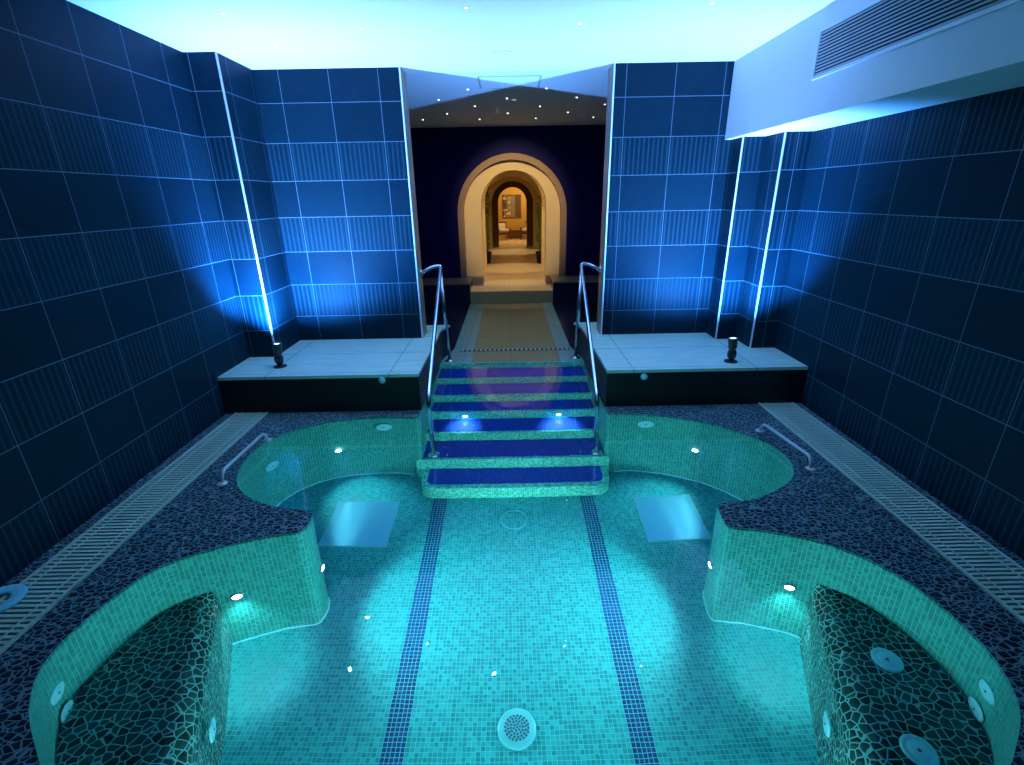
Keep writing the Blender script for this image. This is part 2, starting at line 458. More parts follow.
# ------------------------------------------------------------------ tiled ledges left and right of the steps
def ledge(label, pts, front):
    t = thing('tiled_ledge', label, 'ledge', (0, 0, 0))
    bm = bmesh.new(); prism(bm, pts, 0, LZ - .03); link('ledge_body', bm, M['darkmosaic'], t)
    c = Vector((sum(p[0] for p in pts) / len(pts), sum(p[1] for p in pts) / len(pts)))
    bm = bmesh.new(); prism(bm, pts, LZ - .03, LZ); link('top_slab', bm, M['ledge'], t)
ledge('tiled ledge with pale stone top and black front left of the pool steps',
      [(RX0, 4.27), (-.87, 4.27), (-.86, 5.5)] + [(-.78 - .09 * math.cos(a), 5.75 + .38 * math.sin(a)) for a in [R(d) for d in (0, 25, 50, 70, 90)]] + [(-1.8, 6.13), (-1.8, TY), (RX0, TY)], 0)
ledge('tiled ledge with pale stone top and black front right of the pool steps',
      [(RX1, 4.27), (.90, 4.27), (.895, 5.5)] + [(.82 + .075 * math.cos(a), 5.75 + .38 * math.sin(a)) for a in [R(d) for d in (0, 25, 50, 70, 90)]] + [(1.95, 6.13), (1.95, TY), (RX1, TY)], 1)
# round buttons on the ledge fronts
t = thing('push_button', 'round pale push button on the black front of the left ledge', 'button', mat=aim((-1.214, 4.27, .315), (0, -1, 0)))
bm = bmesh.new(); lathe(bm, [(0, 0), (.032, 0), (.032, .006), (.026, .012), (.0, .012)]); link('bezel', bm, M['disc'], t, True)
bm = bmesh.new(); lathe(bm, [(.017, .012), (.017, .02), (.012, .024), (0, .024)]); link('button', bm, M['trim'], t, True)
dup(t, aim((1.248, 4.27, .30), (0, -1, 0)), 'round pale push button on the black front of the right ledge')

# ------------------------------------------------------------------ pool steps
NY = [5.65, 5.30, 4.96, 4.70, 4.40, 4.06, 3.75]; RISE = .1714
st = thing('pool_steps', 'flight of green mosaic steps with blue treads leading down into the pool', 'steps', (0, 4.06, FZ))
off = Vector((0, 4.06, FZ))
def rrect(x0, x1, y0, y1, r, n=6):
    pts = [(x1, y1), (x0, y1)]
    pts += [(x0 + r - r * math.cos(a), y0 + r - r * math.sin(a)) for a in [PI / 2 * i / n for i in range(n + 1)]]
    pts += [(x1 - r + r * math.sin(a), y0 + r - r * math.cos(a)) for a in [PI / 2 * i / n for i in range(n + 1)]]
    return pts
for k in range(1, 7):
    z = -RISE * k; yf, yb = NY[k], NY[k - 1]
    if k < 6: pts = [(XL, yf), (XR, yf), (XR, yb), (XL, yb)]
    else: pts = rrect(-.85, .885, yf, yb, .12)
    if k == 5: pts = [(XL - .045, yf), (XR + .03, yf), (XR + .03, yb), (XL - .045, yb)]
    bm = bmesh.new(); prism(bm, [(x, y - off.y) for x, y in pts], 0, z - FZ)
    s = link('step', bm, M['riser'], st)
    if k < 6: ins = [(XL + .012, yf + .035), (XR - .012, yf + .035), (XR - .012, yb - .002), (XL + .012, yb - .002)]
    else: ins = rrect(-.795, .83, yf + .06, yb - .012, .07)
    bm = bmesh.new(); prism(bm, [(x, y - off.y) for x, y in ins], z - FZ, z - FZ + .004)
    link('tread_insert', bm, M['tread'], s)
# top riser under the landing edge
struct(link('trim_8', BX(XL, XR, YL - .004, YL + .01, -.1714, .004), M['riser']))

# ------------------------------------------------------------------ submerged pebbled seats in the front alcoves
SEATZ = -.50
def seat(label, front, walln, sx):
    bm = bmesh.new()
    outer = walln
    pts = front + list(reversed(outer))
    prism(bm, pts, FZ, SEATZ)
    fr = {(round(x, 4), round(y, 4)) for x, y in front}
    es = [e for e in bm.edges if all(abs(v.co.z - SEATZ) < 1e-4 and (round(v.co.x, 4), round(v.co.y, 4)) in fr for v in e.verts) and len(e.link_faces) == 2 and any(abs(f.normal.z) < .5 for f in e.link_faces)]
    bmesh.ops.recalc_face_normals(bm, faces=bm.faces)
    es = [e for e in es if any(abs(f.normal.z) < .5 for f in e.link_faces)]
    bmesh.ops.bevel(bm, geom=es, offset=.13, segments=8, affect='EDGES', profile=.5)
    o = link('pebble_seat', bm, M['seatpebble']); tag(o, label, 'seat')
    for p in o.data.polygons: p.use_smooth = False
    return o
# wall line offset slightly outward so the seat meets the wall
def wl(top, a, b):
    k0 = min(range(len(top)), key=lambda k: (top[k].x - a[0]) ** 2 + (top[k].y - a[1]) ** 2)
    k1 = min(range(len(top)), key=lambda k: (top[k].x - b[0]) ** 2 + (top[k].y - b[1]) ** 2)
    return [(p.x, p.y) for p in top[k0:k1 + 1:2]]
seat('curved pebble-covered underwater seat in the left front alcove',
     [tuple(p)[:2] for p in spline([(-1.80, 2.29, 0), (-1.66, 1.965, 0), (-1.53, 1.64, 0), (-1.41, 1.32, 0), (-1.33, 1.08, 0), (-1.31, .96, 0)], 4)], wl(lt, (-1.82, 2.30), (-1.42, .95)), -1)
seat('curved pebble-covered underwater seat with two round jets in the right front alcove',
     [tuple(p)[:2] for p in spline([(1.78, 2.26, 0), (1.665, 1.955, 0), (1.52, 1.59, 0), (1.40, 1.28, 0), (1.33, 1.06, 0), (1.31, .94, 0)], 4)], wl(rt, (1.80, 2.275), (1.42, .93)), 1)

# ------------------------------------------------------------------ jets and drains
def jet(label, loc, nrm, r=.075, proto=[None]):
    if proto[0] is None:
        t = thing('jet_cover', label, 'jet', mat=aim(loc, nrm)); proto[0] = t
        bm = bmesh.new(); lathe(bm, [(0, 0), (1, 0), (1, .06), (.93, .11), (.70, .13), (.68, .10), (.64, .10), (.62, .13), (.2, .14), (0, .14)], 32); link('cover', bm, M['disc'], t, True)
        bm = bmesh.new(); lathe(bm, [(.11, .14), (.11, .17), (0, .18)], 16); link('cap', bm, M['discdark'], t, True)
        for c in t.children: c.scale = (.075,) * 3
        return t
    t = dup(proto[0], aim(loc, nrm), label)
    for c in t.children: c.scale = (r,) * 3
    return t
def inward(P, x, y):
    return None
jet('round jet cover on the back wall of the left rear alcove beside the steps', (-1.203, 4.105, -.2), (.05, -1, 0), .075)
jet('round jet cover on the curved outer side wall of the left rear alcove', (-2.075, 3.66, -.48), (.93, -.35, 0), .07)
jet('round jet cover on the back wall of the right rear alcove beside the steps', (1.243, 4.065, -.2), (-.08, -1, 0), .075)
jet('round jet cover on the curved outer side wall of the right rear alcove', (2.055, 3.58, -.47), (-.94, -.33, 0), .07)
jet('upper of two jet covers on the wall above the left pebble seat', (-2.097, 1.575, -.295), (.95, .31, 0), .055)
jet('lower of two jet covers on the wall above the left pebble seat', (-2.080, 1.563, -.465), (.95, .31, 0), .052)
jet('upper of two jet covers on the wall above the right pebble seat', (2.052, 1.478, -.25), (-.95, .3, 0), .055)
jet('lower of two jet covers on the wall above the right pebble seat', (2.050, 1.487, -.45), (-.95, .3, 0), .055)
jet('round jet cover in the middle of the right pebble seat', (1.86, 1.763, SEATZ), (0, 0, 1), .068)
jet('round jet cover on the near end of the right pebble seat at the frame edge', (1.697, 1.348, SEATZ), (0, 0, 1), .068)
jet('oval-looking jet cover on the front face of the left pebble seat', (-1.475, 1.597, -.73), (.92, .38, 0), .058)
jet('oval-looking jet cover on the front face of the right pebble seat', (1.477, 1.568, -.73), (-.92, .38, 0), .058)

def floor_drain(label, loc, r):
    t = thing('floor_drain', label, 'drain', loc)
    bm = bmesh.new(); lathe(bm, [(0, 0), (r, 0), (r, .006), (r * .9, .014), (0, .016)], 40); link('drain_plate', bm, M['drainplate'], t, True)
    bm = bmesh.new()
    for ring, (rr, n) in enumerate([(0, 1), (.16, 6), (.31, 12), (.46, 16), (.6, 20)]):
        for i in range(n):
            a = 2 * PI * i / n + ring * .3
            lathe(bm, [(r * .055, .0), (r * .055, .003), (0, .003)], 8, Matrix.Translation((r * rr * math.cos(a), r * rr * math.sin(a), .0145)))
    link('drain_holes', bm, M['discdark'], t)
    return t
floor_drain('round perforated drain plate on the pool floor at the bottom of the picture', (-.005, 1.81, FZ), .108)
t = thing('floor_outlet', 'faint round outlet cover on the pool floor close to the lowest step', 'drain', (.0, 3.46, FZ))
bm = bmesh.new(); lathe(bm, [(0, 0), (.125, 0), (.125, .004), (.115, .007), (0, .007)], 36); link('outlet_cover', bm, M['poolfloor'], t, True, u0=(.3, 0, 0))
bm = bmesh.new(); lathe(bm, [(.117, .007), (.117, .010), (.109, .010), (.109, .007)], 36); link('outlet_ring', bm, M['drainplate'], t, True)
# steel panels let into the floor of the rear alcoves
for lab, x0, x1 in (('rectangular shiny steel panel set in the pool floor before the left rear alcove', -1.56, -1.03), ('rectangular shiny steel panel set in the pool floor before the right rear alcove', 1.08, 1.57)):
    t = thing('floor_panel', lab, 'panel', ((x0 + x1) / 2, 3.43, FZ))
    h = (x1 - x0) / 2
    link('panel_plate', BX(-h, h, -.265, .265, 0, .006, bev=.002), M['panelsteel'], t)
    bm = bmesh.new()
    for a, b, c, d in ((-h - .008, h + .008, -.273, -.265), (-h - .008, h + .008, .265, .273), (-h - .008, -h, -.265, .265), (h, h + .008, -.265, .265)): box(bm, a, b, c, d, 0, .008)
    link('panel_edge', bm, M['drainplate'], t)

# ------------------------------------------------------------------ underwater lights
def spot(name, loc, direction, energy, size, blend, color, rad=.03):
    ld = bpy.data.lights.new(name, 'SPOT'); ld.energy = energy; ld.spot_size = R(size); ld.spot_blend = blend
    ld.color = color; ld.shadow_soft_size = rad
    o = bpy.data.objects.new(name, ld); COL.objects.link(o); o.location = loc
    o.rotation_euler = Vector(direction).normalized().to_track_quat('-Z', 'Y').to_euler(); return o
def pool_light(label, loc, nrm, energy, direction=None, size=150, r=.042, proto=[None]):
    m = aim(loc, nrm)
    if proto[0] is None:
        t = thing('pool_light', label, 'light', mat=m); proto[0] = t
        bm = bmesh.new(); lathe(bm, [(.6, 0), (1, 0), (1, .15), (.9, .3), (.74, .3), (.68, .12), (.6, .1)], 28); o = link('bezel', bm, M['steel'], t, True)
        bm = bmesh.new(); lathe(bm, [(.66, .08), (.66, .14), (.5, .24), (0, .28)], 24); link('lens', bm, M['lens'], t, True)
    else: t = dup(proto[0], m, label)
    for c in t.children: c.scale = (r,) * 3
    n = Vector(nrm).normalized()
    spot('pool_lamp', Vector(loc) + n * .035, direction or nrm, energy * 1.4, size, 1., UW)
    return t
UW = (.34, .86, .95)
pool_light('glowing underwater light on the back wall of the left rear alcove', (-1.64, 4.045, -.64), (.25, -1, 0), 22, (.5, -.5, -1), 70)
pool_light('glowing underwater light on the back wall of the right rear alcove', (1.665, 3.90, -.60), (-.6, -1, 0), 22, (-.7, -.5, -1), 70)
pool_light('underwater light on the tip of the left peninsula facing the pool middle', (-1.296, 2.60, -.68), (1, .0, 0), 100, (1, -.05, -.12), 135)
pool_light('underwater light on the tip of the right peninsula facing the pool middle', (1.308, 2.575, -.70), (-1, .0, 0), 100, (-1, -.05, -.12), 135)
pool_light('underwater light in the left front alcove beside the pebble seat', (-1.722, 2.345, -.645), (.42, -.9, 0), 30, (.12, -.22, -1.), 80)
pool_light('underwater light in the right front alcove beside the pebble seat', (1.688, 2.328, -.635), (-.37, -.93, 0), 30, (-.12, -.22, -1.), 80)
pool_light('left of the two bright lights in the pool step riser', (-.50, 4.70, -.61), (0, -1, 0), 300, (0, -.40, -1), 122, .038)
pool_light('right of the two bright lights in the pool step riser', (.495, 4.70, -.61), (0, -1, 0), 400, (0, -.42, -1), 128, .038)
# added lights in the unseen near end wall, brightening pool floor and steps
pool_light('added unseen underwater light in the near end wall of the pool, left', (-.65, .30, -.6), (0, 1, 0), 66, (0, 1, .10))
pool_light('added unseen underwater light in the near end wall of the pool, right', (.68, .30, -.6), (0, 1, 0), 66, (0, 1, .10))

# ------------------------------------------------------------------ handrails by the steps
def handrail(label, sx, foot, bend, top, base, jamb):
    t = thing('handrail', label, 'handrail', (foot[0], foot[1], foot[2]))
    o = Vector(foot); L = lambda p: tuple(Vector(p) - o)
    hook = (top[0] + .03 * sx, top[1] + .04, top[2] + .07)
    path = fillet([L(foot), L(bend), L(hook), L((jamb[0] - sx * .10, jamb[1] + .02, jamb[2] + .06)), L(jamb)], .10)
    bm = bmesh.new(); tube(bm, path, .021); link('rail', bm, M['steel'], t, True)
    bm = bmesh.new(); tube(bm, [L(base), tuple(Vector(L(bend)).lerp(Vector(L(hook)), .945))], .021); link('post', bm, M['steel'], t, True)
    for p, n in ((foot, (0, 0, 1)), (base, (0, 0, 1)), (jamb, (-sx, 0, 0))):
        bm = bmesh.new(); lathe(bm, [(0, 0), (.06, 0), (.06, .006), (.05, .012), (.024, .016), (.024, .02), (0, .02)], 24, aim(L(p), n)); link('flange', bm, M['steel'], t, True)
handrail('chrome handrail on the left side of the pool steps', -1, (-.763, 4.142, -.853), (-.777, 4.15, .15), (-.77, 5.76, 1.10), (-.765, 5.77, 0), (-1.022, 5.70, 1.09))
handrail('chrome handrail on the right side of the pool steps', 1, (.813, 4.13, -.853), (.796, 4.15, .125), (.815, 5.80, 1.09), (.81, 5.80, 0), (1.052, 5.70, 1.09))

# low grab bars on the deck
def grab(label, p0, p1, z=.085):
    t = thing('grab_bar', label, 'grab bar', (p0[0], p0[1], 0))
    o = Vector((p0[0], p0[1], 0)); L = lambda x, y, zz: (x - o.x, y - o.y, zz)
    bm = bmesh.new(); tube(bm, fillet([L(*p0, 0), L(p0[0], p0[1] + .03, z), L(p1[0], p1[1] - .03, z), L(*p1, 0)], .05), .0115, 12); link('bar', bm, M['satin'], t, True)
    for p in (p0, p1):
        bm = bmesh.new(); lathe(bm, [(0, 0), (.036, 0), (.036, .004), (.03, .009), (.016, .011), (0, .011)], 24, Matrix.Translation(L(*p, 0))); link('flange', bm, M['satin'], t, True)
grab('low steel grab bar on the deck beside the left rear alcove', (-2.103, 3.03), (-2.084, 3.70))
grab('low steel grab bar on the deck beside the right rear alcove', (2.184, 3.08), (2.11, 3.70))

# ------------------------------------------------------------------ overflow grates along the walls
def grate(label, x0, x1):
    y0, y1 = .55, 4.26
    t = thing('overflow_grate', label, 'grate', ((x0 + x1) / 2, (y0 + y1) / 2, 0))
    w = (x1 - x0) / 2; h = (y1 - y0) / 2
    link('channel', BX(-w, w, -h, h, .0008, .003), M['channel'], t)
    bm = bmesh.new(); n = int((y1 - y0) / .031)
    for k in range(n):
        y = -h + (k + .5) * (y1 - y0) / n
        box(bm, -w + .018, w - .018, y - .0085, y + .0085, .004, .013)
    link('slats', bm, M['grate'], t)
    for a, b in ((-w, -w + .016), (w - .016, w)): link('edge_rail', BX(a, b, -h, h, .003, .016), M['grate'], t)
    for c in (-w * .55, w * .55): link('cross_tie', BX(c - .005, c + .005, -h, h, .013, .0165), M['grate'], t)
grate('long pale slatted overflow grate along the left wall', -2.65, -2.335)
grate('long pale slatted overflow grate along the right wall', 2.365, 2.70)
t = thing('drain_collar', 'pale blue ring-shaped collar lying on the left overflow grate at the frame edge', 'collar', (-2.64, 1.93, .0168))
bm = bmesh.new(); lathe(bm, [(.05, 0), (.115, 0), (.115, .008), (.105, .014), (.06, .014), (.05, .008), (.05, 0)], 36); link('ring', bm, M['disc'], t, True)

# ------------------------------------------------------------------ uplights on the ledges
def uplight(label, loc, tilt, energy):
    t = thing('uplight', label, 'light', loc)
    bm = bmesh.new(); lathe(bm, [(0, 0), (.062, 0), (.062, .008), (.05, .012), (.018, .014), (.018, .03), (0, .03)], 24); link('base', bm, M['black'], t, True)
    bm = bmesh.new(); lathe(bm, [(0, .03), (.026, .03), (.040, .05), (.043, .085), (.036, .115), (.024, .125), (0, .125)], 24); link('body', bm, M['black'], t, True)
    d = Vector(tilt).normalized()
    m = aim((0, 0, .115), d)
    bm = bmesh.new(); lathe(bm, [(0, .0), (.022, .0), (.034, .015), (.040, .03), (.044, .115), (.047, .12), (.044, .124), (.038, .124), (.037, .112)], 28, m); b = link('barrel', bm, M['black'], t, True)
    bm = bmesh.new(); lathe(bm, [(.0371, .110), (.0371, .112), (.02, .117), (0, .118)], 24, m); link('lens', bm, M['uplens'], b, True)
    bm = bmesh.new(); lathe(bm, [(0, -.006), (.009, -.006), (.009, .01), (0, .01)], 12, aim((0, -.042, .085), (0, -1, 0))); link('knob', bm, M['stem'], t, True)
    spot('uplight_lamp', Vector(loc) + Vector((0, 0, .115)) + d * .15, Vector((tilt[0], .60, 1)), energy * 1.6, 138, .75, UP, .035)
    spot('uplight_beam', Vector(loc) + Vector((0, 0, .115)) + d * .15, Vector((-.14 * loc[0], .28, 1)), energy * .80, 104, 1., UPN, .035)
UP = (.05, .31, 1.); UPN = (.43, .58, 1.)
uplight('black spotlight pointing up on the left tiled ledge', (-2.285, 4.56, LZ), (.05, .05, 1), 640)
uplight('black spotlight pointing up on the right tiled ledge', (2.135, 4.46, LZ), (-.07, .04, 1), 480)

# ------------------------------------------------------------------ ventilation grille in the bulkhead
t = thing('vent_grille', 'long louvred ventilation grille in the pale bulkhead above the right wall', 'vent', (2.235, 2.3, 2.81))
h = 1.77; zz = .135
bm = bmesh.new()
for a, b, c, d in ((-h, h, zz, zz + .02), (-h, h, -zz - .02, -zz), (-h, -h + .02, -zz, zz), (h - .02, h, -zz, zz)): box(bm, -.012, 0, a, b, c, d)
link('frame', bm, M['trim'], t)
link('backing', BX(-.003, -.001, -h + .02, h - .02, -zz, zz), M['channel'], t)
bm = bmesh.new()
for k in range(13):
    z = -zz + (k + .5) * 2 * zz / 13
    v = [bm.verts.new(p) for p in ((-.012, -h + .02, z - .006), (-.012, h - .02, z - .006), (-.004, h - .02, z + .006), (-.004, -h + .02, z + .006),
                                   (-.010, -h + .02, z - .008), (-.010, h - .02, z - .008), (-.003, h - .02, z + .004), (-.003, -h + .02, z + .004))]
    for f in ((0, 1, 2, 3), (7, 6, 5, 4), (0, 4, 5, 1), (2, 6, 7, 3), (1, 5, 6, 2), (3, 7, 4, 0)): bm.faces.new([v[i] for i in f])
link('louvres', bm, M['grillegrey'], t)

# ------------------------------------------------------------------ star lights in the ceiling, hatch, small vent
stars = [(-1.91, 3.99, 'small star light in the far left of the pool ceiling by the left wall'),
         (-1.90, 4.76, 'small star light in the pool ceiling nearest the left corner trim'),
         (-1.08, 4.35, 'small star light in the pool ceiling above the left front wall section'),
         (-.26, 3.96, 'small star light in the pool ceiling just left of the middle at the top edge'),
         (.56, 4.32, 'small star light in the pool ceiling right of the middle above the opening'),
         (1.40, 3.96, 'small star light in the pool ceiling beside the white bulkhead'),
         (-.45, 6.60, 'star light in the lobby ceiling, left one of the row nearest the pool'),
         (.48, 6.62, 'star light in the lobby ceiling, right one of the row nearest the pool'),
         (-.88, 7.22, 'star light in the second lobby ceiling row, leftmost'),
         (.01, 7.20, 'star light in the second lobby ceiling row, middle one'),
         (.92, 7.22, 'star light in the second lobby ceiling row, rightmost'),
         (-.44, 7.74, 'star light in the third lobby ceiling row, leftmost'),
         (.48, 7.84, 'star light in the third lobby ceiling row, middle one'),
         (1.39, 7.77, 'star light in the third lobby ceiling row, rightmost beside the right jamb'),
         (-.90, 8.35, 'star light in the fourth lobby ceiling row, leftmost'),
         (.02, 8.40, 'star light in the fourth lobby ceiling row, middle one'),
         (.94, 8.41, 'star light in the fourth lobby ceiling row, rightmost'),
         (-1.36, 8.90, 'star light in the rear lobby ceiling row, leftmost of four'),
         (-.44, 8.96, 'star light in the rear lobby ceiling row, second from the left'),
         (.48, 8.96, 'star light in the rear lobby ceiling row, third from the left'),
         (1.42, 8.96, 'star light in the rear lobby ceiling row, rightmost of four')]
p0 = None
for x, y, lab in stars:
    m = Matrix.Translation((x, y, CZ)) @ Matrix.Rotation(PI, 4, 'X')
    g = 'star lights in the pool ceiling' if y < 6 else 'star lights in the lobby ceiling'
    if p0 is None:
        p0 = thing('star_light', lab, 'light', mat=m, group=g)
        bm = bmesh.new(); lathe(bm, [(.012, 0), (.019, 0), (.018, .003), (.012, .004)], 14); link('ring', bm, M['trim'], p0, True)
        bm = bmesh.new(); lathe(bm, [(.0119, .0005), (.0119, .004), (.007, .007), (0, .008)], 14); link('lens', bm, M['star'], p0, True)
    else: dup(p0, m, lab, g)
    if y < 6: spot('star_lamp', (x, y, CZ - .02), (0, -.35, -1), 6, 130, 1., (.55, .95, .95), .02)
    elif y < 7.8: spot('star_lamp', (x, y, CZ - .02), (0, 0, -1), 11, 100, 1., (.45, .95, 1.), .02)
t = thing('ceiling_hatch', 'flush square access hatch in the ceiling just behind the front wall line', 'hatch', (.04, 6.27, CZ))
link('hatch_panel', BX(-.325, .325, -.29, .29, -.004, 0), M['lobbyceil'], t)
bm = bmesh.new()
for a, b, c, d in ((-.34, .34, .292, .304), (-.34, .34, -.304, -.292), (-.34, -.328, -.3, .3), (.328, .34, -.3, .3)): box(bm, a, b, c, d, -.006, 0)
link('hatch_frame', bm, M['grillegrey'], t)
t = thing('ceiling_vent', 'small round vent cover in the bright pool ceiling near the opening', 'vent', mat=Matrix.Translation((-.02, 5.09, CZ)) @ Matrix.Rotation(PI, 4, 'X'))
bm = bmesh.new(); lathe(bm, [(0, 0), (.085, 0), (.085, .006), (.07, .014), (0, .014)], 28); link('cover', bm, M['white'], t, True)
bm = bmesh.new(); lathe(bm, [(.05, .014), (.05, .02), (.04, .022), (0, .022)], 28); link('cap', bm, M['white'], t, True)

# ------------------------------------------------------------------ arch wall and corridor
def arch_pts(cx, hw, zs, z0, n=24):
    p = [(cx - hw, z0)] + [(cx - hw * math.cos(PI * i / n), zs + hw * math.sin(PI * i / n)) for i in range(n + 1)] + [(cx + hw, z0)]
    return p
def arch_wall(name, mat, x0, x1, z0, z1, cx, hw, zs, y0, y1):
    """wall slab with a round-headed opening"""
    bm = bmesh.new(); A = arch_pts(cx, hw, zs, z0); n = len(A)
    O = []
    for i, (x, z) in enumerate(A):
        if i == 0: O.append((x0, z0))
        elif i == n - 1: O.append((x1, z0))
        else:
            a = PI * (i - 1) / (n - 3)
            dx, dz = -math.cos(a), math.sin(a)
            tx = (x1 - cx) / dx if dx > 1e-6 else (x0 - cx) / dx if dx < -1e-6 else 1e9
            tz = (z1 - zs) / dz if dz > 1e-6 else 1e9
            k = min(tx, tz); O.append((cx + dx * k, zs + dz * k))
    V = {}
    for nm, L in (('a', A), ('o', O)):
        for s, y in ((0, y0), (1, y1)): V[nm, s] = [bm.verts.new((x, y, z)) for x, z in L]
    for i in range(n - 1):
        for s in (0, 1): bm.faces.new((V['a', s][i], V['a', s][i + 1], V['o', s][i + 1], V['o', s][i]))
        bm.faces.new((V['a', 0][i], V['a', 1][i], V['a', 1][i + 1], V['a', 0][i + 1]))
        bm.faces.new((V['o', 0][i], V['o', 1][i], V['o', 1][i + 1], V['o', 0][i + 1]))
    # fill corners of the rectangle
    for s in (0, 1):
        vs = V['o', s]
        for cxx in (x0, x1):
            c = None
            for i in range(n - 1):
                (xa, za), (xb, zb) = O[i], O[i + 1]
                on_side = lambda q: abs(q[0] - cxx) < 1e-5
                on_top = lambda q: abs(q[1] - z1) < 1e-5
                if (on_side((xa, za)) and on_top((xb, zb)) and not on_top((xa, za))) or (on_top((xa, za)) and on_side((xb, zb)) and not on_top((xb, zb))):
                    cv = bm.verts.new((cxx, (y0, y1)[s], z1)); bm.faces.new((vs[i], vs[i + 1], cv))
    return struct(link(name, bm, M[mat]))
PZ = .40; HZ = .23
arch_wall('wall_arch', 'navywall', -1.8, 1.95, PZ, CZ, .075, 1.05, 1.61, 9.89, 10.06)
# taupe lining of the opening
def arch_lining(name, mat, cx, hw, zs, z0, th, y0, y1):
    bm = bmesh.new(); A = arch_pts(cx, hw, zs, z0); B = arch_pts(cx, hw - th, zs, z0)
    for L in (A, B): pass
    va = [[bm.verts.new((x, y, z)) for x, z in A] for y in (y0, y1)]; vb = [[bm.verts.new((x, y, z)) for x, z in B] for y in (y0, y1)]
    for i in range(len(A) - 1):
        bm.faces.new((va[0][i], va[0][i + 1], vb[0][i + 1], vb[0][i])); bm.faces.new((va[1][i], va[1][i + 1], vb[1][i + 1], vb[1][i]))
        bm.faces.new((va[0][i], va[1][i], va[1][i + 1], va[0][i + 1])); bm.faces.new((vb[0][i], vb[1][i], vb[1][i + 1], vb[0][i + 1]))
    for i in (0, -1): bm.faces.new((va[0][i], va[1][i], vb[1][i], vb[0][i]))
    return struct(link(name, bm, M[mat]))
arch_lining('trim_9', 'brownrim', .075, 1.049, 1.61, PZ, .11, 9.87, 10.06)
arch_wall('wall_archway', 'cream', -1.2, 1.35, PZ, 2.75, .105, .635, 1.745, 10.06, 10.36)
# plinths flanking the step to the archway
for n, (x0, x1, xi) in enumerate(((-1.8, -.75, -.53), (.82, 1.95, .74))):
    bm = bmesh.new(); box(bm, x0, x1, 9.21, 10.06, -.1, PZ - .03); struct(link('wall_plinth_' + ('left', 'right')[n], bm, M['lobby']))
    struct(link('trim_%d' % (10 + n), BX(x0, x1, 9.19, 10.06, PZ - .03, PZ), M['jamb']))
    a, b = (-.76, -.53) if n == 0 else (.74, .83)
    struct(link('trim_%d' % (12 + n), BX(a if n == 0 else .74, b, 9.89, 10.36, HZ, PZ), M['jamb']))
struct(link('floor_step', BX(-.75, .82, 9.21, 9.24, -.1, HZ - .002), M['stepstone']))
struct(link('floor_hall', BX(-1.4, 1.7, 9.24, 22.1, HZ - .1, HZ), M['hallfloor']))
# hall side walls and vault
def vault(name, mat, cx, hw, zs, z0, y0, y1, th=.12):
    return arch_lining(name, mat, cx, hw + th, zs, z0, th, y0, y1)
vault('wall_hall', 'cream', .12, .98, 1.55, HZ, 10.36, 17.86)
arch_wall('wall_hall_rib', 'cream', -.86, 1.10, HZ, 2.52, .12, .665, 1.80, 12.0, 12.2)
arch_wall('wall_hall_far', 'cream', -.86, 1.10, HZ, 2.52, .145, .715, 1.69, 17.60, 17.86)
vault('wall_hall_passage', 'wood', .145, .72, 1.69, HZ, 17.86, 19.2, .1)
arch_wall('wall_hall_portal', 'wood', -.66, .95, HZ, 2.45, .145, .50, 1.72, 18.0, 18.3)
struct(link('wall_salon', BX(-1.4, 1.7, 22.0, 22.1, HZ, 3.0), M['yellow']))
struct(link('wall_salon_left', BX(-1.5, -1.4, 19.2, 22.1, HZ, 3.0), M['yellow']))
struct(link('wall_salon_right', BX(1.7, 1.8, 19.2, 22.1, HZ, 3.0), M['yellow']))
struct(link('wall_salon_front_left', BX(-1.5, -.67, 19.1, 19.2, HZ, 3.0), M['wood']))
struct(link('wall_salon_front_right', BX(.96, 1.8, 19.1, 19.2, HZ, 3.0), M['wood']))
struct(link('ceiling_salon', BX(-1.5, 1.8, 19.1, 22.1, 3.0, 3.1), M['cream']))

# picture
t = thing('picture', 'framed dark flower painting on the ochre wall at the end of the corridor', 'picture', (.155, 22.0, 1.525))
w2, h2 = .365, .435
bm = bmesh.new()
for a, b, c, d in ((-w2 - .03, w2 + .03, h2, h2 + .03), (-w2 - .03, w2 + .03, -h2 - .03, -h2), (-w2 - .03, -w2, -h2, h2), (w2, w2 + .03, -h2, h2)): box(bm, a, b, -.035, 0, c, d)
link('frame', bm, M['wood'], t)
link('canvas', BX(-w2, w2, -.02, 0, -h2, h2), M['canvas'], t, u0=(-.365, 0, 0))
# petals of the painted blossom, raised paint on the canvas
# armchairs and cabinet
def armchair(label, x, y, rz, cushion=True):
    t = thing('armchair', label, 'armchair', (x, y, HZ)); t.rotation_euler = (0, 0, rz)
    link('seat', BX(-.24, .24, -.24, .22, .22, .34, bev=.03), M['wood'], t)
    link('backrest', BX(-.25, .25, .20, .29, .25, .72, bev=.025), M['wood'], t)
    for s in (-1, 1):
        link('armrest', BX(s * .26 - .03, s * .26 + .03, -.22, .2, .42, .47, bev=.012), M['wood'], t)
        for yy in (-.2, .2):
            bm = bmesh.new(); lathe(bm, [(0, 0), (.018, 0), (.026, .42), (0, .42)], 10, Matrix.Translation((s * .26, yy, 0))); link('leg', bm, M['wood'], t)
    link('cushion', BX(-.21, .21, -.22, .16, .34, .46, bev=.05), M['cloth'], t)
    link('throw_pillow', BX(-.17, .17, .08, .19, .44, .66, bev=.05), M['cloth'], t)
armchair('dark armchair with white cushions on the left at the end of the corridor', -.25, 21.0, .35)
armchair('dark armchair with white cushions on the right at the end of the corridor', .82, 21.1, -.5)
t = thing('side_cabinet', 'low dark wooden cabinet against the ochre wall between the armchairs', 'cabinet', (.28, 21.75, HZ))
link('body', BX(-.32, .32, -.2, .2, .05, .30), M['wood'], t); link('top', BX(-.34, .34, -.22, .21, .30, .33, bev=.006), M['wood'], t)
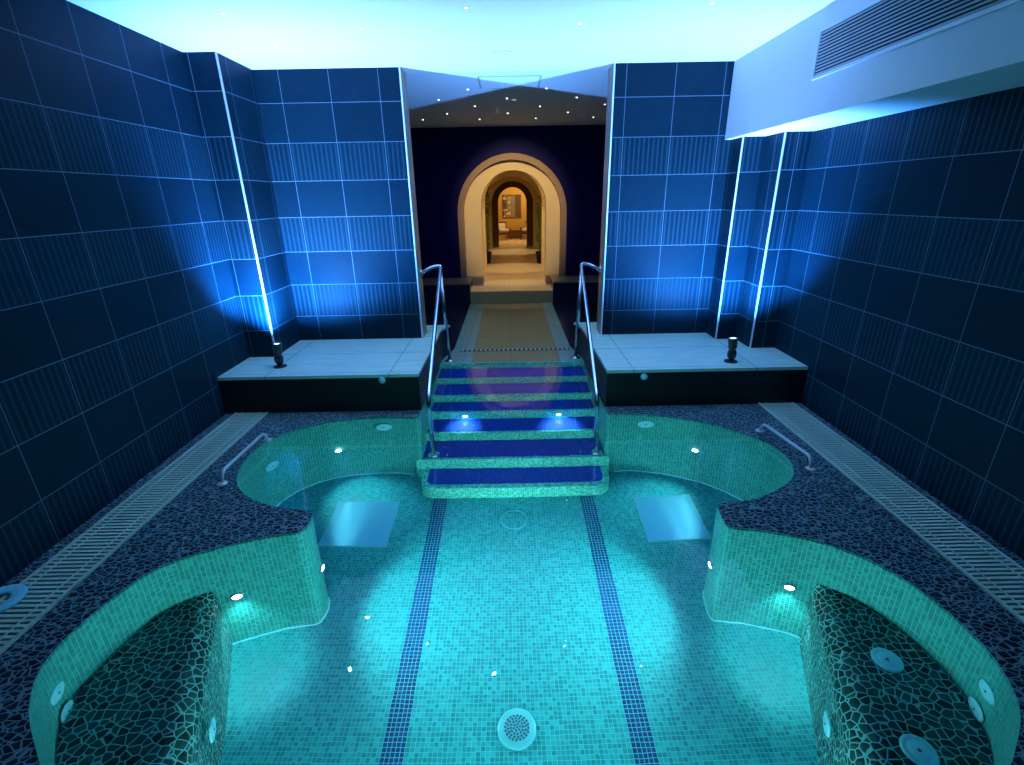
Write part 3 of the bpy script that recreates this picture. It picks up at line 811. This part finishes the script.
for s in (-1, 1):
    d = link('door', BX(s * .155 - .15, s * .155 + .15, -.215, -.2, .07, .28), M['wood'], t)
    bm = bmesh.new(); lathe(bm, [(.012, 0), (.012, .01), (0, .015)], 10, aim((s * .03, -.215, .18), (0, -1, 0))); link('knob', bm, M['steel'], d)

# potted plants
def plant(label, x, y, h):
    t = thing('potted_plant', label, 'plant', (x, y, HZ))
    bm = bmesh.new(); lathe(bm, [(0, 0), (.095, 0), (.125, .28), (.135, .28), (.135, .3), (.115, .3), (.112, .26), (0, .26)], 20); link('pot', bm, M['black'], t, True)
    bm = bmesh.new(); bl = bmesh.new()
    for s in range(5):
        a = s * 1.3; base = Vector((.04 * math.cos(a), .04 * math.sin(a), .26))
        tip = Vector((.08 * math.cos(a), .08 * math.sin(a), h - .04 * s))
        tube(bm, [base, base.lerp(tip, .5) + Vector((.01, 0, 0)), tip], .008, 6)
        for k in range(42):
            p = base.lerp(tip, .12 + .88 * k / 29); th = random.uniform(0, 2 * PI); ln = random.uniform(.09, .14)
            d = Vector((math.cos(th), math.sin(th), random.uniform(.1, .6))).normalized(); sd = d.cross(Vector((0, 0, 1))).normalized() * .055
            q = p + d * ln * .5 + Vector((0, 0, .01)); e = p + d * ln + Vector((0, 0, -.05))
            v = [bl.verts.new(c) for c in (p, q + sd, e, q - sd, q + Vector((0, 0, -.006)))]
            bl.faces.new((v[0], v[1], v[4])); bl.faces.new((v[1], v[2], v[4])); bl.faces.new((v[2], v[3], v[4])); bl.faces.new((v[3], v[0], v[4]))
    link('stems', bm, M['stem'], t, True); link('foliage', bl, M['leaf'], t, recalc=False)
plant('tall leafy potted plant on the left side of the arched corridor', -.60, 13.5, 1.48)
plant('tall leafy potted plant on the right side of the arched corridor', .84, 13.3, 1.36)

# ------------------------------------------------------------------ warm lights of the corridor
WARM = (1., .73, .38)
def point(name, loc, e, color, r=.08):
    ld = bpy.data.lights.new(name, 'POINT'); ld.energy = e; ld.color = color; ld.shadow_soft_size = r
    o = bpy.data.objects.new(name, ld); COL.objects.link(o); o.location = loc
dl = None  # the lobby fixture is an addition that goes with the arch fill light
for x, y, z, lab in ((.10, 7.3, CZ, 'small added downlight in the lobby ceiling for brightening the archway'), (.12, 12.5, 2.525, 'recessed downlight in the corridor vault just inside the archway'), (.13, 16.3, 2.525, 'recessed downlight in the corridor vault past the plants')):
    m = Matrix.Translation((x, y, z)) @ Matrix.Rotation(PI, 4, 'X')
    if dl is None:
        dl = thing('downlight', lab, 'light', mat=m)
        bm = bmesh.new(); lathe(bm, [(.03, 0), (.045, 0), (.043, .006), (.03, .008)], 20); link('ring', bm, M['trim'], dl, True)
        bm = bmesh.new(); lathe(bm, [(.0299, 0), (.0299, .005), (0, .006)], 20); link('lens', bm, M['warmlens'], dl, True)
    else: dup(dl, m, lab)
spot('lobby_fill_lamp', (.10, 7.3, 3.05), (0, 1, -.5), 300, 50, .6, WARM)  # added lobby lamp, put in to light the arch face
spot('arch_lamp', (.10, 9.80, 2.58), (0, -.04, -1), 60, 46, .35, WARM)
spot('hall_downlight_lamp', (.12, 12.5, 2.44), (0, 0, -1), 80, 50, .35, WARM)
spot('hall_downlight_lamp', (.13, 16.3, 2.44), (0, 0, -1), 80, 54, .35, WARM)
for sx in (-.76, .99):  # added fill lamps without fixtures, tucked out of view at the corridor sides
    point('hall_fill_lamp', (sx, 10.72, 2.0), 26, WARM, .05)
    point('hall_fill_lamp', (sx, 12.6, 2.1), 16, WARM, .05)
    point('hall_fill_lamp', (sx, 17.2, 2.1), 14, WARM, .05)
point('salon_lamp', (.9, 20.2, 2.75), 110, WARM)

# ------------------------------------------------------------------ world and camera
wd = bpy.data.worlds.new('World'); S.world = wd; wd.use_nodes = True
wd.node_tree.nodes['Background'].inputs[0].default_value = (.0, .0, .0, 1)

cam = bpy.data.cameras.new('camera'); co = bpy.data.objects.new('camera', cam); COL.objects.link(co)
cam.sensor_width = 36.; cam.lens = 485. / 1024. * 36.; cam.clip_start = .02; cam.clip_end = 100
Mw = Matrix(((.99982675, -.01857902, .00114), (-.00770298, -.3572257, .93398633), (-.01694532, -.93383329, -.35730692)))
right, down, fwd = Mw.col[0], Mw.col[1], Mw.col[2]
rot = Matrix((right, -down, -fwd)).transposed()
co.matrix_world = Matrix.Translation((0, 0, 1.9)) @ rot.to_4x4()
S.camera = co
